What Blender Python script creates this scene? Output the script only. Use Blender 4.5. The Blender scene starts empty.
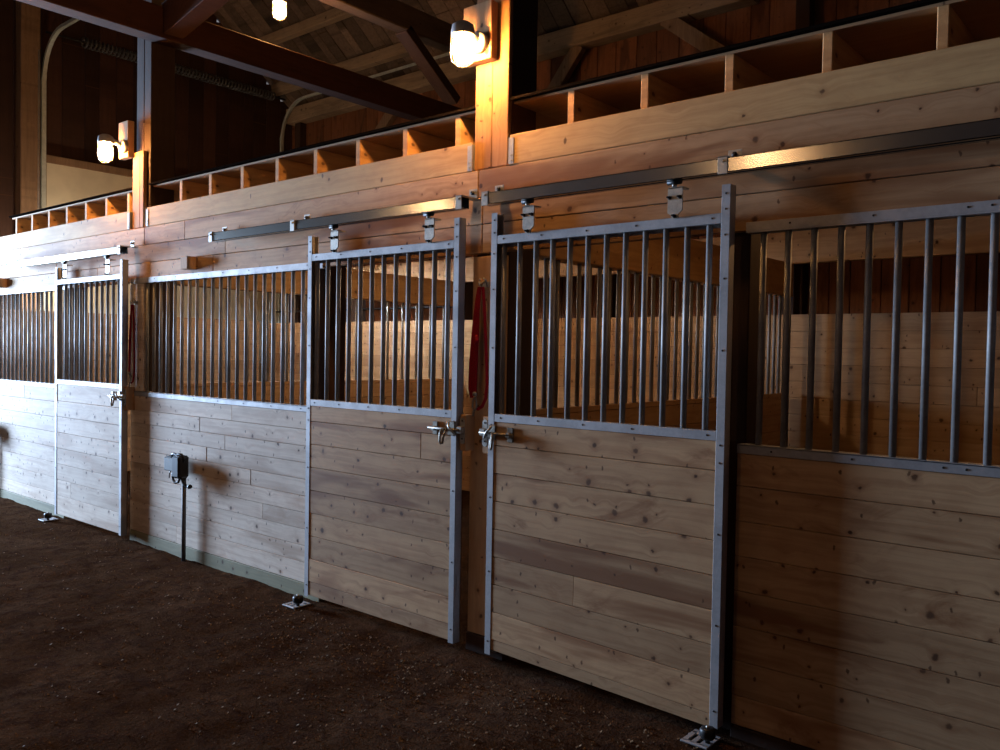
import bpy, bmesh, math, random
from mathutils import Vector, Matrix, noise

random.seed(7)
S = bpy.context.scene
C = S.collection
ROOT = {}          # world location of every object we make (no rotations are used on roots)

# ------------------------------------------------------------------ helpers
def wl(o):
    return ROOT.get(o.name, Vector((0, 0, 0))) if o else Vector((0, 0, 0))

class MB:
    """collects shapes in world coordinates and links them as ONE mesh object"""
    def __init__(s): s.b = bmesh.new()
    def box(s, x0, x1, y0, y1, z0, z1, bev=0, sh=None):
        v = [s.b.verts.new((x, y, z)) for x in (x0, x1) for y in (y0, y1) for z in (z0, z1)]
        f = [(0, 1, 3, 2), (4, 6, 7, 5), (0, 4, 5, 1), (2, 3, 7, 6), (0, 2, 6, 4), (1, 5, 7, 3)]
        fs = [s.b.faces.new([v[i] for i in q]) for q in f]
        if sh:
            for a in v: a.co = Vector(sh(a.co))
        if bev:
            es = list({e for q in fs for e in q.edges})
            bmesh.ops.bevel(s.b, geom=es, offset=bev, segments=1, affect='EDGES', profile=.5)
        return s
    def bar(s, a, b, w, h, up=(0, 0, 1), bev=0):
        """square timber from a to b, w across, h along up"""
        a, b = Vector(a), Vector(b); d = (b - a).normalized(); up = Vector(up)
        sd = d.cross(up).normalized(); u = sd.cross(d).normalized()
        v = [s.b.verts.new(p + sd * i * w / 2 + u * j * h / 2) for p in (a, b) for i in (-1, 1) for j in (-1, 1)]
        f = [(0, 1, 3, 2), (4, 6, 7, 5), (0, 4, 5, 1), (2, 3, 7, 6), (0, 2, 6, 4), (1, 5, 7, 3)]
        fs = [s.b.faces.new([v[i] for i in q]) for q in f]
        if bev:
            es = list({e for q in fs for e in q.edges})
            bmesh.ops.bevel(s.b, geom=es, offset=bev, segments=1, affect='EDGES', profile=.5)
        return s
    def tube(s, pts, r, n=10, flat=None, cap=True):
        """round tube (or flat strap when flat=(width dir, half width)) through points"""
        pts = [Vector(p) for p in pts]; rings = []
        ref = None
        for i, p in enumerate(pts):
            d = (pts[min(i + 1, len(pts) - 1)] - pts[max(i - 1, 0)]).normalized()
            if ref is None:
                ref = d.orthogonal().normalized()
            ref = (ref - d * ref.dot(d)).normalized(); q = d.cross(ref)
            rr = r[i] if isinstance(r, (list, tuple)) else r
            rings.append([s.b.verts.new(p + (ref * math.cos(t) + q * math.sin(t)) * rr) for t in [2 * math.pi * k / n for k in range(n)]])
        for a, b in zip(rings, rings[1:]):
            for k in range(n):
                f = s.b.faces.new((a[k], a[(k + 1) % n], b[(k + 1) % n], b[k])); f.smooth = True
        if cap:
            s.b.faces.new(rings[0][::-1]); s.b.faces.new(rings[-1])
        return s
    def strap(s, pts, w, t, wd=(1, 0, 0)):
        """flat webbing strap through points, width w (may be list) along wd, thickness t"""
        pts = [Vector(p) for p in pts]; rings = []
        for i, p in enumerate(pts):
            d = (pts[min(i + 1, len(pts) - 1)] - pts[max(i - 1, 0)]).normalized()
            a = Vector(wd); a = (a - d * a.dot(d)).normalized(); q = d.cross(a)
            ww = w[i] if isinstance(w, (list, tuple)) else w
            rings.append([s.b.verts.new(p + a * x * ww / 2 + q * y * t / 2) for x, y in ((-1, -1), (1, -1), (1, 1), (-1, 1))])
        for a, b in zip(rings, rings[1:]):
            for k in range(4): s.b.faces.new((a[k], a[(k + 1) % 4], b[(k + 1) % 4], b[k]))
        s.b.faces.new(rings[0][::-1]); s.b.faces.new(rings[-1])
        return s
    def lathe(s, c, prof, n=20, ax='z'):
        """profile [(r, h)] turned about an axis through c"""
        c = Vector(c); rings = []
        for r, h in prof:
            ring = []
            for k in range(n):
                t = 2 * math.pi * k / n; x, y = r * math.cos(t), r * math.sin(t)
                o = {'z': (x, y, h), 'y': (x, h, y), 'x': (h, x, y)}[ax]
                ring.append(s.b.verts.new(c + Vector(o)))
            rings.append(ring)
        for a, b in zip(rings, rings[1:]):
            for k in range(n):
                f = s.b.faces.new((a[k], a[(k + 1) % n], b[(k + 1) % n], b[k])); f.smooth = True
        if prof[0][0] > 1e-4: s.b.faces.new(rings[0][::-1])
        if prof[-1][0] > 1e-4: s.b.faces.new(rings[-1])
        return s
    def poly(s, pts, d):
        """extrude polygon by vector d"""
        a = [s.b.verts.new(p) for p in pts]; b = [s.b.verts.new(Vector(p) + Vector(d)) for p in pts]
        s.b.faces.new(a); s.b.faces.new(b[::-1]); n = len(a)
        for k in range(n): s.b.faces.new((a[k], b[k], b[(k + 1) % n], a[(k + 1) % n]))
        return s
    def build(s, name, mat, parent=None, origin=None):
        bmesh.ops.recalc_face_normals(s.b, faces=s.b.faces)
        if parent is None:
            if origin is None:
                zs = [v.co.z for v in s.b.verts]; n = len(s.b.verts)
                cx = (min(v.co.x for v in s.b.verts) + max(v.co.x for v in s.b.verts)) / 2
                cy = (min(v.co.y for v in s.b.verts) + max(v.co.y for v in s.b.verts)) / 2
                origin = (cx, cy, min(zs))
            off = Vector(origin)
        else: off = wl(parent)
        for v in s.b.verts: v.co -= off
        me = bpy.data.meshes.new(name); s.b.to_mesh(me); s.b.free()
        me.materials.append(mat)
        o = bpy.data.objects.new(name, me); C.objects.link(o)
        if parent is None: o.location = off; ROOT[o.name] = off.copy()
        else: o.parent = parent; ROOT[o.name] = off.copy()
        return o

def tag(o, label=None, cat=None, group=None, kind=None):
    if label: o['label'] = label
    if cat: o['category'] = cat
    if group: o['group'] = group
    if kind: o['kind'] = kind
    return o

def thing(name, loc, label, cat, group=None):
    o = bpy.data.objects.new(name, None); C.objects.link(o); o.location = loc; o.empty_display_size = .1
    ROOT[o.name] = Vector(loc)
    return tag(o, label, cat, group)

def copy_at(src, d, parent=None):
    """copy of a single mesh part moved by d"""
    o = src.copy(); C.objects.link(o); o.parent = parent if parent else src.parent
    o.location = src.location + Vector(d); ROOT[o.name] = ROOT[src.name] + Vector(d)
    return o

def copy_tree(src, d, parent=None):
    o = src.copy(); C.objects.link(o)
    if parent is None: o.location = src.location + Vector(d)
    else: o.parent = parent
    ROOT[o.name] = ROOT[src.name] + Vector(d)
    for ch in [c for c in bpy.data.objects if c.parent == src]: copy_tree(ch, d, o)
    return o

# ------------------------------------------------------------------ materials
class NT:
    def __init__(s, name):
        s.m = bpy.data.materials.new(name); s.m.use_nodes = True; s.t = s.m.node_tree; s.t.nodes.clear()
        s.out = s.n('ShaderNodeOutputMaterial'); s.bs = s.n('ShaderNodeBsdfPrincipled')
        s.l(s.bs.outputs[0], s.out.inputs[0])
    def n(s, k, **kw):
        x = s.t.nodes.new(k)
        for a, b in kw.items(): setattr(x, a, b)
        return x
    def l(s, a, b): s.t.links.new(a, b)
    def val(s, sock, v):
        if hasattr(v, 'links') or isinstance(v, bpy.types.NodeSocket): s.l(v, sock)
        else: sock.default_value = v
    def math(s, op, a, b=0.0, c=None, clamp=False):
        x = s.n('ShaderNodeMath', operation=op, use_clamp=clamp); s.val(x.inputs[0], a); s.val(x.inputs[1], b)
        if c is not None: s.val(x.inputs[2], c)
        return x.outputs[0]
    def mix(s, f, a, b, bt='MIX'):
        x = s.n('ShaderNodeMix', data_type='RGBA', blend_type=bt); s.val(x.inputs[0], f)
        s.val(x.inputs[6], a if isinstance(a, bpy.types.NodeSocket) else (*a, 1)); s.val(x.inputs[7], b if isinstance(b, bpy.types.NodeSocket) else (*b, 1))
        return x.outputs[2]
    def comb(s, x, y, z):
        c = s.n('ShaderNodeCombineXYZ'); s.val(c.inputs[0], x); s.val(c.inputs[1], y); s.val(c.inputs[2], z); return c.outputs[0]
    def noise(s, vec, sc, det=3, rough=.5, dist=0):
        x = s.n('ShaderNodeTexNoise'); s.l(vec, x.inputs['Vector']); x.inputs['Scale'].default_value = sc
        x.inputs['Detail'].default_value = det; x.inputs['Roughness'].default_value = rough; x.inputs['Distortion'].default_value = dist
        return x.outputs[0]
    def rng(s, v, a, b, c=0.0, d=1.0):
        x = s.n('ShaderNodeMapRange'); x.interpolation_type = 'SMOOTHSTEP'
        s.val(x.inputs[0], v); x.inputs[1].default_value = a; x.inputs[2].default_value = b; x.inputs[3].default_value = c; x.inputs[4].default_value = d
        return x.outputs[0]

def wood(name, light, dark, knot=(.075, .032, .014), axis='x', knots=.6, streak=.5, rough=.72, var=.32, bump=.25, ksize=1.0, spec=.25, knsc=6.5):
    """sawn timber: grain along an axis, knots, per-board variation"""
    N = NT(name)
    g = N.n('ShaderNodeNewGeometry'); sp = N.n('ShaderNodeSeparateXYZ'); N.l(g.outputs['Position'], sp.inputs[0])
    r = g.outputs['Random Per Island']
    o = {'x': (0, 2, 1), 'y': (1, 2, 0), 'z': (2, 0, 1)}[axis]
    u, v, w = (sp.outputs[i] for i in o)
    uo = N.math('MULTIPLY_ADD', r, 37.0, u); vo = N.math('MULTIPLY_ADD', r, 11.0, v)
    base = N.comb(uo, vo, w)
    wob = N.noise(base, 3.0, 2)
    vw = N.math('MULTIPLY_ADD', wob, .03, vo)
    kv = N.n('ShaderNodeTexVoronoi'); kv.voronoi_dimensions = '2D'; kv.inputs['Scale'].default_value = knsc
    wb = N.math('MULTIPLY_ADD', N.noise(N.comb(uo, vo, 2.0), 38.0, 3, .6), .022, -.011)
    wc = N.math('MULTIPLY_ADD', N.noise(N.comb(uo, vo, 9.0), 30.0, 3, .6), .022, -.011)
    N.l(N.comb(N.math('ADD', uo, wb), N.math('ADD', vo, wc), 0.0), kv.inputs['Vector'])
    kc = N.n('ShaderNodeSeparateColor'); N.l(kv.outputs['Color'], kc.inputs[0])
    kd = kv.outputs['Distance']
    # grain bends round the knots
    vw = N.math('ADD', vw, N.math('MULTIPLY', N.math('SUBTRACT', 1.0, N.rng(kd, 0, .35)), .02))
    gr = N.noise(N.comb(N.math('MULTIPLY', uo, 1.4), N.math('MULTIPLY', vw, 42.0), N.math('MULTIPLY', w, 30.0)), 1.0, 4, .6, .15)
    fine = N.noise(N.comb(N.math('MULTIPLY', uo, 7.0), N.math('MULTIPLY', vw, 320.0), N.math('MULTIPLY', w, 200.0)), 1.0, 2, .5)
    big = N.noise(N.comb(N.math('MULTIPLY', uo, .9), N.math('MULTIPLY', vo, 5.0), r), 1.0, 3, .55, .6)
    mot = N.noise(N.comb(N.math('MULTIPLY', uo, 6.0), N.math('MULTIPLY', vo, 9.0), w), 1.0, 4, .6)
    f = N.math('ADD', N.math('MULTIPLY', N.rng(gr, .38, .68), .75), N.math('MULTIPLY', N.rng(mot, .40, .70), .45))
    col = N.mix(f, light, tuple(l * .55 + d * .45 for l, d in zip(light, dark)))
    col = N.mix(N.math('MULTIPLY', N.rng(big, .51, .66), streak), col, dark)
    bv = N.math('MULTIPLY_ADD', N.math('FRACT', N.math('MULTIPLY', r, 7.31)), var, 1 - var * .6)
    col = N.mix(1.0, col, N.comb(bv, bv, bv), 'MULTIPLY')
    # pin knots, nail marks and dull stains
    k2 = N.n('ShaderNodeTexVoronoi'); k2.voronoi_dimensions = '2D'; k2.inputs['Scale'].default_value = knsc * 1.9
    N.l(N.comb(N.math('ADD', N.math('ADD', uo, wb), 3.7), N.math('MULTIPLY', N.math('ADD', vo, wc), .55), 0.0), k2.inputs['Vector'])
    k2c = N.n('ShaderNodeSeparateColor'); N.l(k2.outputs['Color'], k2c.inputs[0])
    pin = N.math('MULTIPLY', N.rng(k2.outputs['Distance'], .035, .085, 1.0, 0.0), N.math('LESS_THAN', k2c.outputs[0], knots * .38))
    st = N.noise(N.comb(N.math('MULTIPLY', uo, 2.2), N.math('MULTIPLY', vo, 5.5), r), 1.0, 5, .65, 1.2)
    col = N.mix(N.math('MULTIPLY', N.rng(st, .56, .74), streak * .8), col, dark)
    col = N.mix(N.math('MULTIPLY', pin, .8), col, knot)
    # knots
    on = N.math('LESS_THAN', kc.outputs[0], knots)
    kr = N.math('MULTIPLY_ADD', N.math('MULTIPLY', kc.outputs[1], kc.outputs[1]), .075 * ksize, .034 * ksize)
    kk = N.math('SUBTRACT', 1.0, N.math('DIVIDE', kd, kr)); kk = N.rng(kk, -.15, .55)
    halo = N.math('SUBTRACT', 1.0, N.math('DIVIDE', kd, N.math('MULTIPLY', kr, 3.2))); halo = N.rng(halo, 0, 1)
    col = N.mix(N.math('MULTIPLY', N.math('MULTIPLY', halo, on), .5), col, dark)
    col = N.mix(N.math('MULTIPLY', N.math('MULTIPLY', kk, on), N.math('MULTIPLY_ADD', kc.outputs[2], .25, .75)), col, knot)
    N.l(col, N.bs.inputs['Base Color']); N.bs.inputs['Roughness'].default_value = rough
    N.bs.inputs['Specular IOR Level'].default_value = spec
    b = N.n('ShaderNodeBump'); b.inputs['Strength'].default_value = bump; b.inputs['Distance'].default_value = .004
    N.l(N.math('ADD', gr, N.math('MULTIPLY', fine, .5)), b.inputs['Height']); N.l(b.outputs[0], N.bs.inputs['Normal'])
    return N.m

def metal(name, a, b, rough=.42, met=.85, sc=9.0):
    N = NT(name); g = N.n('ShaderNodeNewGeometry')
    v = N.noise(g.outputs['Position'], sc, 4, .6); w = N.noise(g.outputs['Position'], sc * 9, 2)
    N.l(N.mix(N.rng(N.math('MULTIPLY_ADD', w, .3, v), .45, .85), a, b), N.bs.inputs['Base Color'])
    N.bs.inputs['Metallic'].default_value = met
    N.l(N.math('MULTIPLY_ADD', v, .25 if sc > 2 else .06, rough - .12), N.bs.inputs['Roughness'])
    return N.m

def plain(name, c, rough=.6, met=0, sc=30.0, var=.25):
    N = NT(name); g = N.n('ShaderNodeNewGeometry'); v = N.noise(g.outputs['Position'], sc, 3)
    N.l(N.mix(N.rng(v, .3, .7), c, tuple(k * (1 - var) for k in c)), N.bs.inputs['Base Color'])
    N.bs.inputs['Roughness'].default_value = rough; N.bs.inputs['Metallic'].default_value = met
    N.bs.inputs['Specular IOR Level'].default_value = 0 if rough > .9 else .15 if rough > .7 else .4
    return N.m

def emit(name, c, st):
    N = NT(name); N.bs.inputs['Base Color'].default_value = (*c, 1); N.bs.inputs['Emission Color'].default_value = (*c, 1)
    N.bs.inputs['Emission Strength'].default_value = st
    return N.m

PINE = ((.60, .375, .195), (.27, .115, .045))
M = {}
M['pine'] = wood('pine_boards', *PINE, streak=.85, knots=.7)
M['pine_daylit'] = wood('daylit_pine_boards', (.80, .67, .53), (.42, .27, .17), streak=.5, var=.2, knots=.8)  # pine whitened so that the daylight on these boards sits in their colour
M['pine_in'] = wood('pine_stall_lining', (.60, .38, .20), (.34, .17, .07), axis='x', streak=.4)
M['pine_y'] = wood('pine_partition', (.55, .34, .18), (.30, .14, .05), axis='y', streak=.3)
M['pine_z'] = wood('pine_post_plank', (.50, .30, .15), (.28, .13, .05), axis='z', streak=.5)
M['beam'] = wood('header_pine', (.58, .385, .175), (.32, .17, .065), knots=.6, streak=.5, var=.06, ksize=.9, knsc=4.2)
M['joist'] = wood('joist_pine', (.60, .34, .14), (.34, .16, .06), axis='y', knots=.4, var=.15)
M['treated'] = wood('treated_board', (.30, .28, .17), (.17, .16, .09), knots=.3, var=.1)
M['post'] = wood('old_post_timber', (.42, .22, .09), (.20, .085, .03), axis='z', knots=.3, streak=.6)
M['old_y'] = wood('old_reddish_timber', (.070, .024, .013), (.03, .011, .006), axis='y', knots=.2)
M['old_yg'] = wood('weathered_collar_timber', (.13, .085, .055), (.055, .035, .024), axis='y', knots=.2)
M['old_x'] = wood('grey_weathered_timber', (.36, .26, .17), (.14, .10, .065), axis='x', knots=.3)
M['old_d'] = wood('grey_weathered_brace', (.26, .17, .105), (.11, .065, .04), axis='z', knots=.3)
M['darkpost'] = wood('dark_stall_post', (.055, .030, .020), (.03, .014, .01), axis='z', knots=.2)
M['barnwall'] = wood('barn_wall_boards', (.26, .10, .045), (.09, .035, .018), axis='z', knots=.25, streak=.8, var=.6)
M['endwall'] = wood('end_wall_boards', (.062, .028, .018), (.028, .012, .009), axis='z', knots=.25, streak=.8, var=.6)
M['roof'] = wood('roof_sheathing', (.22, .15, .105), (.05, .034, .024), axis='y', knots=.2, streak=.9, var=.9)
M['ply'] = wood('loft_plywood', (.50, .30, .15), (.26, .13, .06), axis='x', knots=.1)
M['black'] = plain('black_plastic', (.012, .012, .013), .45)
M['tar'] = plain('dark_deck_edge', (.008, .006, .005), .95)
M['galv'] = metal('galvanised_steel', (.46, .455, .46), (.35, .345, .35), .60, .4)
M['track'] = metal('galvanised_track', (.40, .39, .35), (.30, .29, .26), .29, .95, 1.2)
M['bar'] = metal('bar_steel', (.36, .35, .34), (.25, .245, .24), .60, .4)
M['doortrack'] = metal('pale_galvanised_track', (.62, .68, .64), (.48, .53, .50), .5, .25)
M['zinc'] = metal('zinc_plated', (.50, .48, .42), (.34, .32, .28), .45, .7, 30)
M['screw'] = metal('dark_screw', (.05, .045, .04), (.02, .02, .02), .5, .6, 80)
M['brass'] = metal('latch_zinc_dull', (.33, .30, .24), (.18, .16, .13), .48, .7, 30)
M['red'] = plain('red_webbing', (.33, .006, .018), .75, 0, 200, .45)
M['boxgrey'] = plain('grey_box_cover', (.11, .12, .11), .5)
M['conduit'] = metal('grey_conduit', (.11, .11, .115), (.07, .07, .075), .6, .3)
M['cable'] = plain('pale_cable', (.42, .38, .32), .6)
M['cream'] = plain('cream_door_panel', (.72, .66, .50), .7, 0, 4, .12)
M['bulb'] = emit('glowing_bulb', (1.0, .47, .14), 1050.0)
M['fill_dim'] = emit('dim_fill_bulb', (1.0, .52, .20), 190.0); M['fill_warm'] = emit('warm_fill_bulb', (1.0, .68, .40), 700.0); M['fill_cool'] = emit('cool_fill_bulb', (.72, .84, 1.0), 1500.0); M['fill_door'] = emit('door_fill_bulb', (1.0, .80, .58), 1100.0); M['bulb_far'] = emit('far_bulb', (1.0, .58, .28), 250.0)  # every bulb here but the far one serves unseen added lamps
def glassmat():
    N = NT('clear_lamp_glass'); N.t.nodes.remove(N.bs)
    tr = N.n('ShaderNodeBsdfTransparent'); gl = N.n('ShaderNodeBsdfGlossy'); gl.inputs['Roughness'].default_value = .08
    lw = N.n('ShaderNodeLayerWeight'); lw.inputs[0].default_value = .25
    tl = N.n('ShaderNodeBsdfTranslucent'); tl.inputs[0].default_value = (1, .95, .85, 1)
    m0 = N.n('ShaderNodeMixShader'); m0.inputs[0].default_value = .12; N.l(tr.outputs[0], m0.inputs[1]); N.l(tl.outputs[0], m0.inputs[2])
    m = N.n('ShaderNodeMixShader'); N.l(lw.outputs['Fresnel'], m.inputs[0]); N.l(m0.outputs[0], m.inputs[1]); N.l(gl.outputs[0], m.inputs[2])
    N.l(m.outputs[0], N.out.inputs[0]); return N.m
M['glass'] = glassmat()
def dirt():
    N = NT('dirt_floor'); g = N.n('ShaderNodeNewGeometry'); P = g.outputs['Position']
    a = N.noise(P, 1.1, 5, .6, .5); b = N.noise(P, 14, 6, .7, .3); c = N.noise(P, 90, 3, .6)
    col = N.mix(N.rng(a, .35, .68), (.056, .029, .0155), (.088, .049, .028))
    col = N.mix(N.rng(b, .40, .68), col, (.040, .021, .014))
    col = N.mix(N.math('MULTIPLY', N.rng(c, .60, .74), .6), col, (.20, .13, .085))
    N.l(col, N.bs.inputs['Base Color']); N.bs.inputs['Roughness'].default_value = 1.0; N.bs.inputs['Specular IOR Level'].default_value = 0.0
    bp = N.n('ShaderNodeBump'); bp.inputs['Strength'].default_value = .9; bp.inputs['Distance'].default_value = .05
    N.l(N.math('ADD', b, N.math('MULTIPLY', c, .35)), bp.inputs['Height']); N.l(bp.outputs[0], N.bs.inputs['Normal'])
    return N.m
M['dirt'] = dirt()
M['chip'] = plain('wood_chip', (.27, .17, .09), .8, 0, 60, .5)

# ------------------------------------------------------------------ dimensions (metres; wall face of the stalls is y = 0)
GZ = -.036
def ground(x, y):
    z = GZ + .022 * noise.noise((x * .9, y * .9, 3)) + .011 * noise.noise((x * 3.1, y * 3.1, 9)) + .008 * noise.noise((x * 9, y * 13, 5))
    return z

def boards(mb, x0, x1, zs, y0, y1, joints=0, gap=.0022, bev=.0018, sh=None, rnd=None):
    """horizontal boards between the heights zs, with a few butt joints"""
    rnd = rnd or random
    for za, zb in zip(zs, zs[1:]):
        cuts = [x0]
        if rnd.random() < joints: cuts.append(x0 + (x1 - x0) * rnd.uniform(.2, .8))
        cuts.append(x1)
        for a, b in zip(cuts, cuts[1:]):
            w = (rnd.random() - .5) * .0025
            mb.box(a + (gap / 2 if a != x0 else 0), b - (gap / 2 if b != x1 else 0), y0 + w, y1, min(za, zb) + gap / 2, max(za, zb) - gap / 2, bev, sh)
    return mb
def boards_y(mb, y0, y1, zs, x0, x1, gap=.0022, bev=.0018):
    for za, zb in zip(zs, zs[1:]): mb.box(x0, x1, y0, y1, min(za, zb) + gap / 2, max(za, zb) - gap / 2, bev)
    return mb
def steps(top, pitch, bottom, first=None):
    z = [top]; c = first if first is not None else top - pitch
    while c > bottom + .03: z.append(c); c -= pitch
    z.append(bottom); return z

# ------------------------------------------------------------------ floor
def make_floor():
    b = bmesh.new()
    xs = [-9 + .05 * i for i in range(0, 281)]; ys = [-6.0 + .05 * j for j in range(0, 225)]
    g = [[b.verts.new((x, y, ground(x, y) if y < 1 else GZ)) for y in ys] for x in xs]
    for i in range(len(xs) - 1):
        for j in range(len(ys) - 1):
            f = b.faces.new((g[i][j], g[i + 1][j], g[i + 1][j + 1], g[i][j + 1])); f.smooth = True
    me = bpy.data.meshes.new('floor'); b.to_mesh(me); b.free(); me.materials.append(M['dirt'])
    o = bpy.data.objects.new('floor', me); C.objects.link(o); tag(o, kind='structure')
make_floor()
def chips():
    b = bmesh.new(); rd = random.Random(5)
    for i in range(2600):
        if rd.random() < .55: x, y = rd.gauss(.1, 1.1), -abs(rd.gauss(0, .55)) - .18
        else: x, y = rd.uniform(-5, 2.2), rd.uniform(-3.0, -.15)
        if not (-6 < x < 2.4 and y > -3.2): continue
        z = ground(x, y) + .003; s = rd.uniform(.002, .0055); t = rd.uniform(0, 3.14); e = rd.uniform(.3, .8)
        c, q = math.cos(t), math.sin(t); n = rd.uniform(0, .006)
        v = [b.verts.new((x + (c * a - q * d * e) * s, y + (q * a + c * d * e) * s, z + k)) for a, d, k in ((-1, -1, 0), (1, -1, n), (1, 1, .002 + n), (-1, 1, .002), )]
        w = [b.verts.new(p.co - Vector((0, 0, .003))) for p in v]
        b.faces.new(v); b.faces.new(w[::-1])
        for k in range(4): b.faces.new((v[k], w[k], w[(k + 1) % 4], v[(k + 1) % 4]))
    me = bpy.data.meshes.new('wood_shavings'); b.to_mesh(me); b.free(); me.materials.append(M['chip'])
    o = bpy.data.objects.new('wood_shavings', me); C.objects.link(o)
    tag(o, 'pale wood shavings scattered over the brown dirt floor in front of the stalls', 'shavings', kind='stuff')
chips()

# ------------------------------------------------------------------ barn shell
XL, XR, YB, YF = -9.0, 5.2, 5.2, -6.0
EAVE = 5.35; RY = 0.0; TAN = .8
def rz(y): return EAVE + (5.2 - abs(y)) * TAN
def shell():
    rd = random.Random(3)
    mb = MB(); x = XL
    while x < XR:                                       # back wall, vertical boards
        w = rd.uniform(.16, .3); mb.box(x + .004, min(x + w, XR) - .004, YB, YB + .03 + rd.random() * .01, GZ - .1, EAVE + .1, .003); x += w
    mb.box(XL, XR, YB + .045, YB + .07, GZ - .1, EAVE + .1)
    tag(mb.build('wall_back', M['barnwall']), kind='structure')
    mb = MB(); y = -.45
    while y < YB + .05:                                 # left end wall behind the garage door, seen part
        w = rd.uniform(.16, .3)
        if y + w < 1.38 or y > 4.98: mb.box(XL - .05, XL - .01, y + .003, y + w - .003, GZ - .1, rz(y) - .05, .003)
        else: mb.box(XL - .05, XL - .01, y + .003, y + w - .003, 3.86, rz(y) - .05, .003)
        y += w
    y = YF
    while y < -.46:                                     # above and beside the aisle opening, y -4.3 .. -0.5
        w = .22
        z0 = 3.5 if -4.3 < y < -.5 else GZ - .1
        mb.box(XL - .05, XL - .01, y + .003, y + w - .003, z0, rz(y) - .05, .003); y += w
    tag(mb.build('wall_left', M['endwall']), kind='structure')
    mb = MB(); y = YF
    while y < YB:
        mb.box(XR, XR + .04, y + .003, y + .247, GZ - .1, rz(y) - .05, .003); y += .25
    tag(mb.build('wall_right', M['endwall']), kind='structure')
    mb = MB(); x = XL
    while x < XR:
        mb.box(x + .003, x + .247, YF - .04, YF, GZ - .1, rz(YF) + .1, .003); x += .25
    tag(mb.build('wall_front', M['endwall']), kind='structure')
    mb = MB(); x = XL - .1                              # roof sheathing boards run up the slope
    while x < XR + .1:
        w = rd.uniform(.12, .26); k = rd.random() * .012
        for y0, y1 in ((YB + .1, 0), (YF - .2, 0)):
            z0, z1 = rz(y0) + k, rz(0) + k
            v = [mb.b.verts.new(q) for q in ((x + .005, y0, z0), (x + w - .005, y0, z0), (x + w - .005, y1, z1), (x + .005, y1, z1),
                                              (x + .005, y0, z0 + .03), (x + w - .005, y0, z0 + .03), (x + w - .005, y1, z1 + .03), (x + .005, y1, z1 + .03))]
            for f in ((0, 1, 2, 3), (7, 6, 5, 4), (0, 4, 5, 1), (1, 5, 6, 2), (2, 6, 7, 3), (3, 7, 4, 0)): mb.b.faces.new([v[i] for i in f])
        x += w
    v = [mb.b.verts.new(q) for q in ((XL - .2, YB + .2, rz(YB + .2) + .06), (XR + .2, YB + .2, rz(YB + .2) + .06), (XR + .2, 0, rz(0) + .06), (XL - .2, 0, rz(0) + .06), (XR + .2, YF - .3, rz(YF - .3) + .06), (XL - .2, YF - .3, rz(YF - .3) + .06))]
    mb.b.faces.new(v[:4]); mb.b.faces.new((v[3], v[2], v[4], v[5]))
    tag(mb.build('ceiling', M['roof']), kind='structure')
shell()

# roof and wall timbers
o = MB().box(XL + .1, -1.05, YB - .2, YB - .003, 5.10, 5.34, .01).build('wall_plate', M['old_x'])
tag(o, 'long grey weathered wall plate along the top of the reddish barn wall', 'beam')
o = MB().box(-8.9, -5.75, 4.72, 4.84, 5.50, 5.66, .008).build('roof_purlin', M['old_x'])
tag(o, 'lower grey roof purlin under the sheathing boards, nearer the loft', 'beam', 'roof purlins')
o = MB().box(-8.9, -5.9, 4.16, 4.28, 5.98, 6.12, .008).build('roof_purlin', M['old_x'])
tag(o, 'upper grey roof purlin just below the highest bulb', 'beam', 'roof purlins')
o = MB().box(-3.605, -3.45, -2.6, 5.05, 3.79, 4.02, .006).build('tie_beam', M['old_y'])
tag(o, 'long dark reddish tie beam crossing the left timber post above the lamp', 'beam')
o = MB().box(-3.605, -3.45, -2.0, 3.2, 4.60, 4.84, .01).build('collar_beam', M['old_yg'])
tag(o, 'dark weathered beam high above the tie beam under the roof', 'beam')
o = MB().bar((-3.53, 2.55, 4.62), (-3.53, 3.28, 4.09), .10, .16, (1, 0, 0), .005).build('truss_brace', M['darkpost'])
tag(o, 'short dark diagonal brace between the tie beam and the beam above it', 'brace', 'braces')
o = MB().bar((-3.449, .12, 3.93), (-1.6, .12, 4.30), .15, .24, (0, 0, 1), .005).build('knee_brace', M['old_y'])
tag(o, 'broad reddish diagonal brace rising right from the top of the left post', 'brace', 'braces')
for a, b, l in (((-2.05, 5.05, 5.14), (-1.1, 5.05, 4.4), 'pale grey diagonal wall brace right of the brightly lit post'),
                ((-3.2, 5.08, 5.12), (-3.95, 5.08, 4.2), 'dark diagonal wall brace just right of the brightly lit post'),
                ((-6.35, 5.14, 5.08), (-7.5, 5.14, 4.0), 'grey diagonal wall brace beside the right garage door track')):
    tag(MB().bar(a, b, .16, .09, (0, 1, 0), .006).build('wall_brace', M['old_d']), l, 'brace', 'braces on the back wall')
for x, l in ((-.62, 'dark wall stud against the reddish barn wall, upper right'), (-8.75, 'dark corner post where the two barn walls meet'),):
    tag(MB().box(x, x + .14, YB - .13, YB - .003, GZ, 5.1 if x < -5 else 5.3, .005).build('wall_stud', M['darkpost']), l, 'post', 'studs of the back wall')
tag(MB().box(-8.98, -8.8, 1.02, 1.25, GZ, 6.2, .01).build('door_post', M['old_d']), 'old weathered post left of the cream garage door', 'post')

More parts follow.
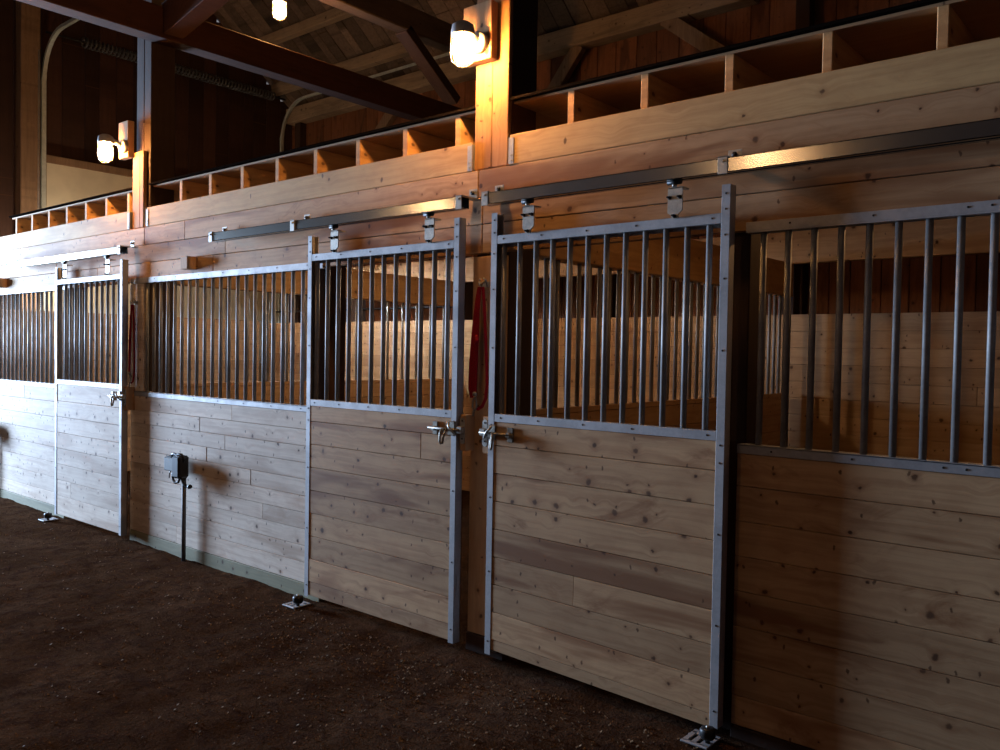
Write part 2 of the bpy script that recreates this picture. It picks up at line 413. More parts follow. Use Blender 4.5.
# garage door in the end wall
gd = thing('garage_door', (-8.97, 3.18, GZ), 'closed cream overhead garage door in the far left end wall', 'garage door')
mb = MB()
for k in range(6):
    z0 = GZ + .01 + k * .645; mb.box(-9.0, -8.95, 1.38, 4.98, z0 + .003, z0 + .642, .004)
mb.build('door_panel', M['cream'], gd)
mb = MB().box(-9.0, -8.93, 1.3, 5.06, 3.83, 3.93, .004); mb.build('top_trim', M['old_d'], gd)
for y, lab in ((1.33, None), (4.94, None)):
    pts = [(-8.9, y, 0)] + [(-8.9, y, 4.85)] + [(-8.9 + .55 * (1 - math.cos(t)), y, 4.85 + .55 * math.sin(t)) for t in [math.pi / 2 * k / 8 for k in range(1, 9)]] + [(-3.9, y, 5.42)]
    mb = MB(); mb.strap(pts, .055, .008, (0, 1, 0))
    mb.strap([(p[0] + (.02 if i > 1 else 0), p[1] - .03, p[2] - (.02 if i > 9 else 0)) for i, p in enumerate(pts)], .006, .04, (0, 1, 0))
    t = mb.build('door_track', M['doortrack'], gd)
sp = MB(); pts = []
for i in range(700):
    t = i * .5; pts.append((-8.78 + .06 * math.cos(t), 1.75 + 2.95 * i / 699, 5.44 + .06 * math.sin(t)))
sp.tube(pts, .013, 5); sp.build('torsion_spring', M['conduit'], gd)
MB().tube([(-8.78, 1.3, 5.44), (-8.78, 4.9, 5.44)], .014, 8).build('spring_shaft', M['screw'], gd)

# ------------------------------------------------------------------ timber posts of the stall row
PX = {'m': (-.25, -.035), 'l': (-3.83, -3.61)}
def timber_post(x0, x1, label, zf, fx=0, y0=.04, y1=.235, zt=6.8):
    t = thing('timber_post', ((x0 + x1) / 2, (y0 + y1) / 2, GZ), label, 'post', 'old timber posts')
    mb = MB(); xm = x0 + (x1 - x0) * .52
    mb.box(x0, xm - .001, y0, y1, GZ - .1, zt, .004); mb.box(xm + .001, x1, y0 + .002, y1, GZ - .1, zt, .004)
    mb.build('post_shaft', M['darkpost'], t)
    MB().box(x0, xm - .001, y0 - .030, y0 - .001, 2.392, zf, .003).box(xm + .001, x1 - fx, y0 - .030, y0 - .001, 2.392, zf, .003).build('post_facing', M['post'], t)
    return t
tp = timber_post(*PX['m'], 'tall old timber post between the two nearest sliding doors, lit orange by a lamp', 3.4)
MB().box(-.238, -.035, .0, .038, .06, 1.955, .003).build('face_plank', M['pine_z'], tp)
MB().box(-.25, .0, .0, .05, GZ, .055, .004).build('sill_block', M['darkpost'], tp)
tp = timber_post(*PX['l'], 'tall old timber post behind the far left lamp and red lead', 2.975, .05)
MB().box(-3.84, -3.62, .0, .038, 1.135, 1.960, .003).build('face_plank', M['pine_daylit'], tp)
for x0, x1, l in ((1.125, 1.205, 'dark jamb post behind the bolted stile of the nearest door'), (-1.565, -1.475, 'dark jamb post behind the left stile of the middle door'), (-5.16, -5.07, 'dark jamb post behind the left stile of the farthest door')):
    tag(MB().box(x0, x1, .04, .205, GZ, 2.5, .004).build('jamb_post', M['darkpost']), l, 'post', 'dark jamb posts inside the stalls')

# ------------------------------------------------------------------ header over the stalls
def header_beam(x0, x1, label, hl, hr):
    t = thing('header_beam', ((x0 + x1) / 2, .02, 2.387), label, 'beam', 'header beams between the posts')
    MB().box(x0, x1, 0, .038, 2.387, 2.531, .003).build('beam_board', M['beam'], t)
    for x, sd, on in ((x0, -1, hl), (x1, 1, hr)):
        if not on: continue
        mb = MB().box(min(x, x + sd * .004), max(x, x + sd * .004), -.004, .06, 2.39, 2.52).box(min(x, x - sd * .028), max(x, x - sd * .028), -.004, -.001, 2.39, 2.515, .001)
        h = mb.build('joist_hanger', M['galv'], t)
        for z in (2.405, 2.43): MB().lathe((x - sd * .014, -.004, z), [(.005, 0), (.004, -.003)], 8, 'y').build('nail', M['zinc'], h)
header_beam(-.012, 5.1, 'wide pine header beam right of the middle post, above the nearest stall', True, False)
header_beam(-3.585, -.258, 'pine header beam between the two timber posts', True, True)
header_beam(-8.2, -3.855, 'bright daylit header beam left of the far post', False, True)
mb = MB(); Z = [2.386, 2.25, 2.115, 1.970]
rows = [[-8.2, -6.0, -3.62, -3.03, -.212, 2.9, 5.1], [-8.2, -5.2, -2.50, -.181, 5.1], [-8.2, -4.4, -2.65, -.181, 5.1]]
for (za, zb), cs in zip(zip(Z, Z[1:]), rows):
    for a, b in zip(cs, cs[1:]): mb.box(a + .002, b - .002, random.uniform(-.001, .001), .038, zb + .0015, za - .0015, .0025)
hb = mb.build('header_boards', M['pine'])
tag(hb, 'continuous pale pine boards running above all the stall doors and windows', 'boards')
for x, l in ((-2.95, 'small pine stop block above the middle stall bars'), (-6.42, 'small pine stop block above the leftmost stall bars')):
    tag(MB().box(x, x + .09, -.075, -.002, 2.025, 2.115, .003).build('stop_block', M['pine_z']), l, 'block', 'stop blocks')

# loft joists and deck
jx = {'r': [.296 + .39 * k for k in range(13)], 'm': [-.42 - .395 * k for k in range(8)], 'l': [-3.99 - .377 * k for k in range(7)]}
num = ['first', 'second', 'third', 'fourth', 'fifth', 'sixth', 'seventh', 'eighth', 'ninth', 'tenth', 'eleventh', 'twelfth', 'thirteenth']
wh = {'r': 'right of the brightly lit post', 'm': 'left of the brightly lit post', 'l': 'left of the far post'}
grp = {'r': 'loft joists over the nearest stall', 'm': 'loft joists over the middle stall', 'l': 'loft joists over the farthest stall'}
jm = {}
src = None
for k in jx:
    for i, x in enumerate(jx[k]):
        if x > 2.3: continue                 # beyond the frame
        if src is None: o = src = MB().box(x, x + .038, .045, 3.75, 2.535, 2.693, .003).build('loft_joist', M['joist'])
        else: o = src.copy(); C.objects.link(o); o.location.x = x + .019
        tag(o, 'pine loft joist on the header, %s %s' % (num[i], wh[k]), 'joist', grp[k])
ld = thing('loft_deck', (-.6, 1.9, 2.694), 'thin plywood loft deck lying on the joists above the stalls', 'deck')
mb = MB()
for a, b in ((-6.35, -3.84), (-3.58, -1.9), (-1.9, -.26), (-.03, 2.4), (2.4, 5.1)): mb.box(a, b, .05, 3.8, 2.6945, 2.706)
mb.box(-3.84, -3.60, .24, 3.8, 2.6945, 2.708); mb.box(-.26, -.03, .24, 3.8, 2.6945, 2.708)
mb.build('plywood', M['ply'], ld)
mb = MB()
for a, b in ((-6.35, -3.84), (-3.60, -.26), (-.03, 5.1)): mb.box(a, b, .02, 3.8, 2.7065, 2.719)
mb.build('upper_sheet', M['tar'], ld)
def wavy(x0, x1, y, z, amp, seed, n=40):
    return [(x0 + (x1 - x0) * i / n, y + .05 * noise.noise((i * .21, seed, 1)), z + amp * noise.noise((i * .33, seed, 4))) for i in range(n + 1)]
for x0, x1, l, sd in ((-.02, 4.9, 'pale cable threaded through the loft joists right of the lit post', 1), (-3.55, -.3, 'pale cable threaded through the loft joists between the posts', 2), (-6.3, -3.9, 'pale cable threaded through the loft joists left of the far post', 3)):
    tag(MB().tube(wavy(x0, x1, .5, 2.615, .05, sd), .007, 6).build('electric_cable', M['cable']), l, 'cable', 'cables among the loft joists')

# ------------------------------------------------------------------ screws, bars
def screws(parent, pts, mat='screw', r=.0042):
    s = None
    for p in pts:
        if s is None:
            s = MB().lathe(p, [(r, .002), (r, .0), (r * .7, -.0008)], 8, 'y').build('screw', M[mat], parent); p0 = Vector(p)
        else: copy_at(s, Vector(p) - p0)
def bars(parent, xs, y, z0, z1, r=.0125, name='bar', axis='x'):
    s = None
    for x in xs:
        c = (x, y) if axis == 'x' else (y, x)
        if s is None:
            s = MB().tube([(c[0], c[1], z0), (c[0], c[1], z1)], r, 12).build(name, M['bar'], parent); p0 = Vector((c[0], c[1], 0))
        else: copy_at(s, Vector((c[0], c[1], 0)) - p0)

# ------------------------------------------------------------------ fixed stall front panels
def panel(x0, x1, xr0, pitch, first, barx, label, mat, scr, joints, seed):
    t = thing('stall_front_panel', ((x0 + x1) / 2, 0, GZ), label, 'stall panel', 'fixed stall front panels')
    rd = random.Random(seed)
    boards(MB(), x0, x1, steps(1.097, pitch, .048 if x0 < 0 else .014, first), 0, .036, joints, rnd=rd).build('lower_boards', mat, t)
    MB().box(x0, x1, -.004, .036, GZ - .06, .046 if x0 < 0 else .012, .003).build('kick_board', M['treated' if x0 < 0 else 'darkpost'], t)
    mr = MB().box(x0, x1, -.005, .045, 1.097, 1.101).box(x0, x1, -.006, -.001, 1.097, 1.132, .001).box(x0, x1, -.006, .05, 1.128, 1.133).build('middle_rail', M['galv'], t)
    tr = MB().box(xr0, x1, -.006, -.001, 1.968, 2.003, .001).box(xr0, x1, -.006, .05, 1.962, 1.968).build('top_rail', M['galv'], t)
    screws(mr, [(x, -.007, 1.114) for x in scr]); screws(tr, [(x + .05, -.007, 1.987) for x in scr])
    bars(t, barx, .022, 1.125, 1.967)
panel(1.19, 5.0, 1.205, .139, .968, [1.267 + .0985 * k for k in range(34)], 'nearest fixed stall panel at the right edge, pine boards under steel bars', M['pine'], [1.33 + .3 * k for k in range(12)] + [1.93 + .07], .1, 11)
panel(-3.82, -1.44, -3.815, .102, .989, [-1.56 - .1022 * k for k in range(21)], 'middle fixed stall panel with the black outlet box, narrow daylit boards', M['pine_daylit'], [-3.5 + .31 * k for k in range(7)], .7, 12)
panel(-7.3, -5.02, -7.3, .135, .975, [-5.16 - .1 * k for k in range(21)], 'farthest fixed stall panel cut by the left edge of the view', M['pine_daylit'], [-7.1 + .31 * k for k in range(7)], .3, 13)

# ------------------------------------------------------------------ sliding doors
def door(x0, label, first, hang, latch_right, mat, seed, skew=0.0, zb=.02):
    W = 1.22; x1 = x0 + W; F, B = -.082, -.040
    t = thing('sliding_door', ((x0 + x1) / 2, -.06, zb), label, 'sliding door', 'sliding stall doors')
    zm = 1.146
    def sh(c):
        if not skew: return c
        k = (zm - c.z) / zm; u = (c.x - x0) / W
        return (c.x, c.y, c.z + skew * k * (.5 - u))
    rd = random.Random(seed)
    boards(MB(), x0 + .012, x1 - .012, steps(zm, .136, zb, first), F + .0005, B, .12, sh=sh, rnd=rd).build('lower_boards', mat, t)
    mr = MB().box(x0 + .037, x1 - .037, F - .002, F + .003, zm, zm + .038, .001).box(x0 + .037, x1 - .037, F, B, zm + .034, zm + .038).build('middle_rail', M['galv'], t)
    tr = MB().box(x0 + .037, x1 - .037, F - .002, F + .003, 1.996, 2.036, .001).box(x0 + .037, x1 - .037, F, B, 1.996, 2.0).box(x0 + .037, x1 - .037, B - .003, B, 1.985, 2.036).build('top_rail', M['galv'], t)
    sc = [x0 + .075, x0 + .30, x0 + .55, x0 + .80, x1 - .075]
    screws(mr, [(x, F - .003, zm + .02) for x in sc]); screws(tr, [(x, F - .003, 2.018) for x in sc])
    for a, b, inner in ((x0, x0 + .036, 1), (x1 - .036, x1, -1)):
        mb = MB().box(a, b, F - .0025, F, zb - .01, 2.145, .001).box(*( (a, a + .004) if inner == 1 else (b - .004, b)), F - .002, B + .004, zb - .01, 2.145)
        mb.box(a, b, B, B + .004, zb - .01, 2.145)
        st = mb.build('stile', M['galv'], t)
        xm = (a + b) / 2
        screws(st, [(xm, F - .0035, z) for z in (.08, .42, .78, 1.06, 1.13, 1.5, 1.78, 1.95, 2.05, 2.11)])
    bars(t, [x0 + .06 + .0965 * k + .004 for k in range(12)], (F + B) / 2, zm + .03, 2.0)
    for hx in hang:
        w = .033
        pts = [(hx - w, F - .012, 2.155), (hx - w, F - .012, 2.055), (hx - w * .55, F - .012, 2.045), (hx - w * .4, F - .012, 2.03), (hx + w * .4, F - .012, 2.03), (hx + w * .55, F - .012, 2.05), (hx + w, F - .012, 2.062), (hx + w, F - .012, 2.155)]
        h = MB().poly(pts, (0, .006, 0)).box(hx - w, hx + w, F - .012, B, 2.151, 2.157).build('track_hanger', M['zinc'], t)
        for q in ((hx - w * .7, 2.115), (hx + w * .7, 2.115), (hx, 2.04)):
            MB().lathe((q[0], F - .013, q[1]), [(.008, .002), (.008, -.006), (.0045, -.006), (.0045, -.022), (.003, -.024)], 8, 'y').build('bolt', M['screw'], h)
        MB().lathe((hx, -.1, 2.157), [(.01, 0), (.01, .01), (.005, .011), (.005, .05)], 10).build('hanger_stem', M['zinc'], h)
        MB().tube([(hx - .03, -.1, 2.176), (hx + .03, -.1, 2.176)], .011, 10).build('trolley_roller', M['black'], h)
    # bolt latch across the free stile
    s = 1 if latch_right else -1; xe = x1 if latch_right else x0
    X = lambda d: xe - s * d
    lt = MB().box(min(X(.160), X(.125)), max(X(.160), X(.125)), F - .01, F - .002, 1.055, 1.125, .003).tube([(X(.142), F - .008, 1.088), (X(.142), F - .03, 1.088)], .012, 10)
    lt.box(min(X(.052), X(.004)), max(X(.052), X(.004)), F - .012, F - .003, 1.06, 1.13, .003)
    L = lt.build('door_latch', M['brass'], t)
    MB().tube([(X(.175), F - .024, 1.09), (X(-.035), F - .024, 1.09)], .0075, 10).build('latch_bolt', M['brass'], L)
    MB().tube([(X(.052), F - .026, 1.09), (X(.062), F - .045, 1.088), (X(.066), F - .05, 1.07), (X(.066), F - .052, 1.03), (X(.060), F - .05, 1.018), (X(.052), F - .047, 1.02), (X(.05), F - .04, 1.06), (X(.05), F - .028, 1.085)], .006, 8).build('latch_handle', M['brass'], L)
    MB().tube([(X(.036), F - .02, 1.125), (X(.03), F - .03, 1.11), (X(.02), F - .034, 1.10), (X(.006), F - .03, 1.085), (X(-.01), F - .02, 1.065)], .006, 8).build('latch_hasp', M['zinc'], L)
    return t
d3 = door(-.046, 'nearest sliding stall door, right of the middle post', 1.03, (.185, .94), False, M['pine'], 21, .034, .024)
d2 = door(-1.477, 'middle sliding stall door, left of the middle post', 1.055, (-1.222, -.459), True, M['pine'], 22)
d1 = door(-5.015, 'farthest sliding stall door in bluish daylight, left of the far post', 1.0, (-4.80, -4.02), True, M['pine_daylit'], 23)

# keepers on the posts
def keeper(x, label, sgn):
    t = thing('latch_keeper', (x, -.0, 1.0), label, 'latch keeper', 'latch keepers on the posts')
    MB().box(x - .019, x + .019, -.066, -.001, .985, 1.165, .002).build('backing_block', M['pine_z'], t)
    p = MB()
    p.poly([(x + .016 * math.cos(a), -.072, (1.135 if math.sin(a) > 0 else 1.06) + .016 * math.sin(a) - .0) for a in [2 * math.pi * k / 16 for k in range(16)]], (0, .005, 0))
    p.poly([(x + .016 * math.cos(a), -.0725, (1.052 if math.sin(a) > 0 else 1.035) + .016 * math.sin(a) - .0) for a in [2 * math.pi * k / 16 for k in range(16)]], (0, .005, 0))
    p.build('keeper_plate', M['zinc'], t)
    MB().box(x - .017, x + .017, -.096, -.072, 1.072, 1.108, .003).build('keeper_box', M['zinc'], t)
    for z in (1.135, 1.045): MB().lathe((x, -.073, z), [(.005, 0), (.003, -.003)], 8, 'y').build('screw', M['screw'], t)
keeper(-.228, 'zinc latch keeper on the left side of the middle post', 1)
keeper(-.078, 'zinc latch keeper on the right side of the middle post', -1)
keeper(-3.772, 'zinc latch keeper on the far post beside the farthest door', 1)

# ------------------------------------------------------------------ door tracks
def track(x0, x1, brk, label, capl, capr):
    t = thing('door_track', ((x0 + x1) / 2, -.1, 2.18), label, 'door track', 'box tracks of the sliding doors')
    y0, y1, z0, z1 = -.135, -.078, 2.180, 2.235
    mb = MB().box(x0, x1, y0, y0 + .003, z0, z1).box(x0, x1, y0, y1, z1 - .003, z1).box(x0, x1, y1 - .003, y1, z0, z1)
    mb.box(x0, x1, y0, y0 + .018, z0, z0 + .003).box(x0, x1, y1 - .018, y1, z0, z0 + .003)
    mb.build('track_rail', M['track'], t)
    for x in brk:
        w = .02
        b = MB().box(x - w, x + w, y0 - .005, y0 - .001, z0 - .006, z1 + .006, .001).box(x - w, x + w, y0 - .005, -.03, z1 + .002, z1 + .006).box(x - .028, x + .028, -.034, -.03, z1 + .0, z1 + .052, .001).box(x - .028, x + .028, -.034, -.001, z1 + .0, z1 + .004).build('track_bracket', M['zinc'], t)
        MB().lathe((x, -.035, z1 + .032), [(.011, 0), (.011, -.008), (.005, -.008), (.005, -.012)], 6, 'y').build('bolt', M['screw'], b)
        MB().lathe((x, y0 - .005, z1 - .012), [(.006, 0), (.006, -.006)], 8, 'y').build('bolt', M['zinc'], b)
track(-.065, 4.9, (-.045, 1.165, 2.4, 3.6), 'galvanised box track above the nearest door, with a bright lamp reflection', 0, 0)
track(-2.48, -.20, (-2.455, -1.56, -.215), 'galvanised box track above the middle stall, between the posts', 0, 0)
track(-6.0, -3.72, (-5.98, -3.74), 'white daylit box track above the farthest door', 0, 0)

# floor guides
def guide(x, y, label):
    z = ground(x, y)
    t = thing('floor_guide', (x, y, z), label, 'door guide', 'floor guides of the sliding doors')
    mb = MB()
    for k, (a, b) in enumerate(((-.062, -.042), (-.026, -.006), (.010, .050))): mb.box(x + a, x + b, y - .04, y + .055, z + .008, z + .014, .001)
    mb.box(x - .064, x + .05, y - .05, y - .032, z + .006, z + .014, .002).box(x - .064, x + .05, y + .04, y + .075, z + .006, z + .014, .002)
    mb.tube([(x - .06, y + .03, z - .06), (x - .06, y + .03, z + .01)], .01, 8)
    mb.build('mounting_plate', M['galv'], t)
    MB().lathe((x + .03, y - .005, z + .012), [(.010, 0), (.010, .014), (.024, .018), (.031, .03), (.031, .052), (.026, .06), (.006, .061)], 18).build('roller_wheel', M['black'], t)
    MB().lathe((x + .03, y - .005, z + .072), [(.008, 0), (.008, .006), (.004, .009)], 8).build('axle_nut', M['zinc'], t)
guide(1.135, -.145, 'black roller floor guide at the foot of the nearest door')
guide(-1.47, -.15, 'black roller floor guide at the foot of the middle door')
guide(-5.0, -.15, 'small black floor guide at the foot of the farthest door')

# ------------------------------------------------------------------ stalls inside
def partition(x, label, solid=1.16, barred=True, beam=True, ytop=3.55, pitch=.1):
    t = thing('stall_partition', (x, 1.9, GZ), label, 'partition', 'partitions between stalls')
    boards_y(MB(), .24, ytop, steps(solid, .135, GZ), x - .02, x + .018).build('partition_boards', M['pine_y'], t)
    if barred:
        MB().box(x - .025, x + .025, .24, ytop, solid + .001, solid + .03, .002).build('lower_rail', M['pine_y'], t)
        bars(t, [.36 + pitch * k for k in range(int(3.2 / pitch))], x, solid + .03, 1.972, axis='y')
    if beam: MB().box(x - .06, x + .05, .24, 3.6, 1.972, 2.24, .004).build('top_beam', M['joist'], t)
    return t
partition(-.05, 'barred partition seen through the nearest door, behind the middle post')
partition(-3.70, 'barred partition seen through the middle stall front', pitch=.2)
partition(-7.42, 'solid board partition at the far end, below the cream garage door', 1.86, False, False)
for a, b, l in ((-.02, 5.0, 'pine back wall boards of the nearest stall'), (-3.68, -.07, 'pine back wall boards of the middle stall'), (-7.40, -3.72, 'cool-lit pine back wall boards of the farthest stall')):
    tag(boards(MB(), a, b, steps(1.83, .135, GZ), 3.62, 3.66, .2).build('stall_back_boards', M['pine_in']), l, 'boards', 'back wall boards of the stalls')
    tag(MB().box(a, b, 3.58, 3.66, 2.24, 2.50, .004).build('stall_back_beam', M['pine_in']), l.replace('wall boards', 'beam'), 'beam', 'beams at the back of the stalls')
for x in (-.14, -3.80, 1.8, -1.9, -5.6):
    tag(MB().box(x, x + .12, 3.67, 3.80, GZ, 2.53, .004).build('rear_post', M['darkpost']), {-.14: 'dark rear post at the back corner of the nearest stall', -3.80: 'dark rear post at the back corner of the middle stall', 1.8: 'dark rear post behind the nearest stall', -1.9: 'dark rear post behind the middle stall', -5.6: 'dark rear post behind the farthest stall'}[x], 'post', 'rear posts of the stalls')
tag(MB().tube([(-7.3, 3.75, 1.99), (-3.7, 3.75, 1.99)], .014, 10).build('water_pipe', M['black']), 'thin dark pipe running behind the back wall of the farthest stall', 'pipe')

# ------------------------------------------------------------------ lamps
def lamp(x, y, z, bx0, bx1, label, board=True, pend=None):
    t = thing('barn_lamp', (x, y, z), label, 'lamp', 'glass jar barn lamps')
    if board:
        MB().box(bx0, bx1, -.045, .007, z - .02, z + .26, .003).build('mounting_board', M['pine_z'], t)
        MB().lathe((x, -.046, z + .06), [(.05, 0), (.05, -.035), (.035, -.04), (.0, -.04)], 20, 'y').build('junction_box', M['galv'], t)
        MB().tube([(x, -.07, z + .06), (x, -.12, z + .075), (x, y + .03, z + .085), (x, y, z + .08)], .02, 10).build('lamp_arm', M['galv'], t)
    else:
        MB().tube([(x, y, z + .1), (x, y, pend)], .008, 8).build('hanging_cord', M['black'], t)
    MB().lathe((x, y, z + .06), [(.056, -.004), (.058, .008), (.052, .045), (.03, .06), (.0, .062)], 20).build('lamp_cap', M['galv'], t)
    MB().lathe((x, y, z), [(.047, .062), (.049, .03), (.049, -.03), (.042, -.062), (.022, -.078), (.0, -.081)], 24).build('glass_jar', M['glass'], t)
    MB().lathe((x, y, z), [(.013, .058), (.015, .035), (.028, .008), (.030, -.015), (.022, -.038), (.0, -.046)], 20).build('bulb', M['bulb'], t)
    mb = MB()
    for k in range(4):
        a = math.pi / 4 + k * math.pi / 2; c, s = math.cos(a), math.sin(a)
        mb.tube([(x + c * .056, y + s * .056, z + .065), (x + c * .058, y + s * .058, z - .03), (x + c * .05, y + s * .05, z - .068), (x + c * .02, y + s * .02, z - .09), (x, y, z - .092)], .0022, 6)
    mb.tube([(x + .058 * math.cos(a), y + .058 * math.sin(a), z - .02) for a in [2 * math.pi * k / 20 for k in range(21)]], .0022, 6, cap=False)
    mb.build('wire_guard', M['zinc'], t)
lamp(-.165, -.18, 2.93, -.29, -.105, 'bright glass jar lamp on a wooden board at the top of the middle post')
lamp(-3.83, -.20, 2.955, -3.95, -3.80, 'smaller looking glass jar lamp on the far left post')
lamp(-3.53, 1.13, 4.36, 0, 0, 'hanging bulb high under the roof at the top edge of the view', False, 4.6)

# posts and lamps across the aisle, behind the camera (they light the stall fronts)
def far_lamp(x, z=2.99):
    t = thing('aisle_post', (x, -3.6, GZ), 'timber post with a lamp across the aisle, facing the %s timber post of the stalls' % ('far' if x < -1 else 'middle'), 'post', 'posts across the aisle')
    MB().box(x - .1, x + .1, -3.75, -3.55, GZ - .1, 6.45, .004).build('post_shaft', M['post'], t)
    t2 = thing('aisle_lamp', (x, -3.35, z), 'jar lamp across the aisle, facing the %s timber post of the stalls' % ('far' if x < -1 else 'middle'), 'lamp', 'lamps across the aisle')
    MB().tube([(x, -3.55, z + .09), (x, -3.35, z + .09)], .02, 8).build('lamp_arm', M['galv'], t2)
    MB().lathe((x, -3.35, z), [(.03, .09), (.05, .06), (.0, .06)], 16).build('lamp_cap', M['galv'], t2)
    MB().lathe((x, -3.35, z), [(.013, .058), (.028, .008), (.030, -.015), (.022, -.038), (.0, -.046)], 16).build('bulb', M['bulb_far'], t2)
far_lamp(-.05); far_lamp(-3.6)
def unseen_lamp(x, y, z, top, label, mat='fill_dim'):  # unseen lamps, added to brighten the stall interiors and the garage door
    t = thing('unseen_lamp', (x, y, z), label, 'lamp', 'unseen lamps added behind the stall fronts')
    MB().tube([(x, y, z + .06), (x, y, top)], .012, 8).build('lamp_stem', M['galv'], t)
    if x > -8: MB().lathe((x, y, z), [(.03, .11), (.05, .10), (.17, -.01), (.165, -.014), (.045, .09), (.0, .09)], 24).build('lamp_shade', M['galv'], t)  # added shade keeps the unseen bulb's light off the joists
    MB().lathe((x, y, z), [(.013, .058), (.028, .008), (.030, -.015), (.022, -.038), (.0, -.046)], 16).build('bulb', M[mat], t)
unseen_lamp(1.66, 1.0, 2.44, 2.69, 'unseen bulb added under the loft to light the nearest stall')
unseen_lamp(-1.8, 1.6, 2.44, 2.69, 'unseen bulb added under the loft to light the middle stall', 'fill_warm')
unseen_lamp(-5.31, 1.6, 2.44, 2.69, 'unseen bulb added under the loft to light the farthest stall', 'fill_warm')
unseen_lamp(-4.55, 2.5, 2.44, 2.69, 'unseen cool white bulb added to light the back wall of the farthest stall', 'fill_cool')
unseen_lamp(-8.2, 1.0, 2.25, 5.0, 'unseen bulb added to light the cream garage door', 'fill_door')

# ------------------------------------------------------------------ red leads
def lead(x, z, s, label, wide=False):
    y = -.03
    t = thing('lead_rope', (x, y, z), label, 'lead', 'red leads hanging on the posts')
    mb = MB()
    # left, wide doubled strap hanging to the bottom
    mb.strap([(x - .012 * s, y, z), (x - .020 * s, y - .004, z - .06), (x - .035 * s, y - .004, z - .20), (x - .05 * s, y - .004, z - .38), (x - .052 * s, y - .004, z - .50), (x - .046 * s, y - .003, z - .55)], [.02, .024, .03, .034, .034, .026], .004)
    mb.strap([(x - .002 * s, y - .008, z), (x - .008 * s, y - .012, z - .12), (x - .012 * s, y - .012, z - .27), (x - .016 * s, y - .012, z - .40), (x - .018 * s, y - .012, z - .52)], [.02, .022, .024, .022, .018], .004)
    mb.tube([(x - .012 * s, y - .014, z - .24), (x - .002 * s, y - .018, z - .265), (x - .01 * s, y - .02, z - .285)], .009, 8)
    # right loop swinging round to the snap
    mb.strap([(x + .012 * s, y, z), (x + .022 * s, y, z - .08), (x + .034 * s, y, z - .22), (x + .045 * s, y, z - .38), (x + .05 * s, y, z - .48), (x + .042 * s, y, z - .55), (x + .02 * s, y, z - .59), (x - .005 * s, y - .004, z - .605), (x - .015 * s, y - .01, z - .60)], .016, .004, (1, .2, 0))
    mb.build('red_strap', M['red'], t)
    mb = MB(); zz = z - .53; xx = x - .018 * s
    mb.lathe((xx, y - .014, zz), [(.006, .012), (.012, .006), (.012, -.006), (.006, -.012)], 12)
    mb.tube([(xx, y - .014, zz - .01), (xx - .012, y - .014, zz - .035), (xx - .014, y - .014, zz - .065), (xx, y - .014, zz - .085), (xx + .013, y - .014, zz - .065), (xx + .012, y - .014, zz - .035), (xx, y - .014, zz - .01)], .0045, 8, cap=False)
    mb.tube([(xx - .004, y - .014, zz - .08), (xx - .010, y - .014, zz - .11)], .006, 8)
    mb.build('snap_hook', M['brass'], t)
    h = thing('wall_hook', (x, -.01, z), label.replace('long red webbing lead', 'small metal hook holding the red lead').replace('red webbing lead', 'small metal hook holding the red lead'), 'hook', 'metal hooks on the posts')
    mb = MB().box(x - .03, x + .03, -.006, 0, z + .0, z + .028, .001)
    mb.tube([(x, -.004, z + .03), (x, -.03, z + .018), (x, -.045, z + .01), (x, -.045, z + .024)], .005, 8)
    mb.tube([(x - .018, -.006, z + .006), (x - .02, -.02, z + .03), (x - .008, -.03, z + .04)], .004, 8).tube([(x + .018, -.006, z + .006), (x + .022, -.02, z + .032), (x + .012, -.03, z + .045)], .004, 8)
    mb.build('hook_plate', M['zinc'], h)
lead(-.155, 1.80, 1, 'long red webbing lead hanging on the middle post')
lead(-3.738, 1.80, .7, 'red webbing lead hanging on the far left post')

# ------------------------------------------------------------------ outlet boxes
def outlet(x, label):
    t = thing('outlet_box', (x, -.05, GZ), label, 'outlet box', 'outlet boxes on the stall fronts')
    MB().box(x - .19, x + .0, -.085, -.03, .590, .695, .008).build('box_housing', M['black'], t)
    MB().box(x - .185, x - .03, -.100, -.085, .593, .690, .006).build('box_cover', M['boxgrey'], t)
    MB().box(x - .045, x + .055, -.12, -.035, .555, .715, .014).lathe((x + .005, -.08, .70), [(.03, 0), (.03, .012), (.018, .022), (.0, .022)], 14).build('plug_block', M['black'], t)
    mb = MB()
    mb.tube([(x - .10, -.08, .69), (x - .085, -.09, .715), (x - .05, -.095, .722), (x - .02, -.09, .715), (x + .0, -.09, .722), (x + .035, -.085, .722), (x + .055, -.08, .70), (x + .05, -.08, .67)], .010, 8)
    mb.tube([(x - .085, -.08, .60), (x - .078, -.09, .565), (x - .06, -.095, .535), (x - .03, -.095, .518), (x + .0, -.09, .525), (x + .015, -.085, .555), (x + .015, -.08, .58)], .0095, 8)
    mb.tube([(x + .02, -.08, .59), (x + .035, -.085, .555), (x + .06, -.085, .525), (x + .095, -.08, .505), (x + .12, -.075, .503)], .010, 8)
    mb.tube([(x + .115, -.075, .503), (x + .135, -.072, .508)], .015, 8)
    mb.tube([(x - .115, -.08, .60), (x - .13, -.085, .575), (x - .135, -.085, .54)], .004, 6)
    mb.build('power_cord', M['black'], t)
    MB().tube([(x, -.045, GZ - .05), (x, -.045, .58)], .015, 12).build('conduit', M['conduit'], t)
outlet(-2.93, 'black outlet box with looped cords on a conduit, front of the middle panel')
outlet(-6.62, 'dark outlet box at the very left edge on the farthest panel')

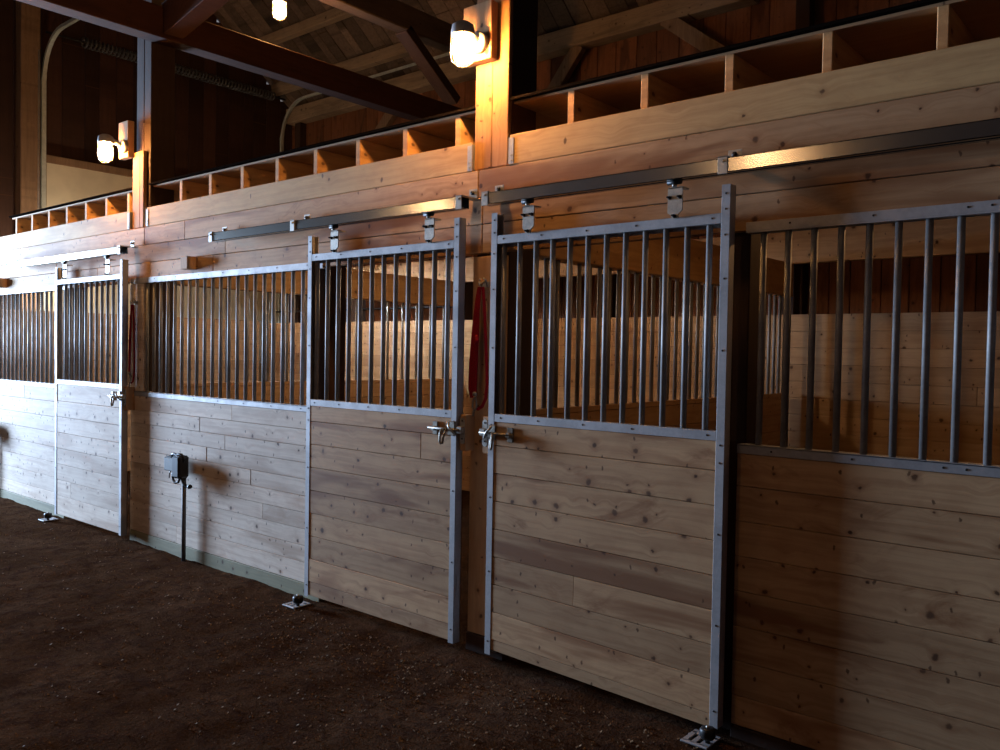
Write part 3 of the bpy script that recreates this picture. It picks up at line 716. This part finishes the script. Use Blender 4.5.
# ------------------------------------------------------------------ light
def area(name, loc, size, energy, col, rot, spread=math.pi, sy=None):
    l = bpy.data.lights.new(name, 'AREA'); l.energy = energy; l.color = col; l.size = size; l.spread = spread
    if sy: l.shape = 'RECTANGLE'; l.size_y = sy
    o = bpy.data.objects.new(name, l); C.objects.link(o); o.location = loc; o.rotation_euler = rot
    return o
# daylight through the aisle opening in the left end wall
area('daylight_aisle_opening', (XL - 4.2, -2.1, 1.9), 2.8, 3000, (.50, .69, 1.0), (0, math.radians(-90), 0), sy=1.8)
def aim(loc, to): return (Vector(to) - Vector(loc)).to_track_quat('-Z', 'Y').to_euler()
# added narrow light at the opening, brightens the far left header boards
area('header_fill_light', (XL - .05, -1.5, 2.35), .5, 10, (.60, .80, 1.0), aim((XL - .05, -1.5, 2.35), (-6.3, 0, 2.45)), math.radians(44))
w = bpy.data.worlds.new('World'); S.world = w; w.use_nodes = True
bg = w.node_tree.nodes['Background']; bg.inputs[0].default_value = (.62, .78, 1.0, 1); bg.inputs[1].default_value = .25

# ------------------------------------------------------------------ camera (solved from the photograph's vanishing points)
yaw, pit, rol = .7029, -.0262, .0173
fw = Vector((-math.sin(yaw) * math.cos(pit), math.cos(yaw) * math.cos(pit), math.sin(pit)))
r = Vector((math.cos(yaw), math.sin(yaw), 0)); u = r.cross(fw)
r2 = r * math.cos(rol) + u * math.sin(rol); u2 = -r * math.sin(rol) + u * math.cos(rol)
cd = bpy.data.cameras.new('camera'); cam = bpy.data.objects.new('camera', cd); C.objects.link(cam)
cd.sensor_width = 36; cd.lens = 842.25 * 36 / 1000; cd.clip_start = .05
cam.matrix_world = Matrix(((r2.x, u2.x, -fw.x, 2.6184), (r2.y, u2.y, -fw.y, -3.1473), (r2.z, u2.z, -fw.z, 1.4762), (0, 0, 0, 1)))
S.camera = cam
S.view_settings.view_transform = 'Standard'; S.view_settings.look = 'None'; S.view_settings.gamma = 1
S.view_settings.use_curve_mapping = False
S.view_settings.exposure = 0.26
S.cycles.max_bounces = 8; S.cycles.transparent_max_bounces = 12
S.cycles.sample_clamp_indirect = 4
S.cycles.use_denoising = True
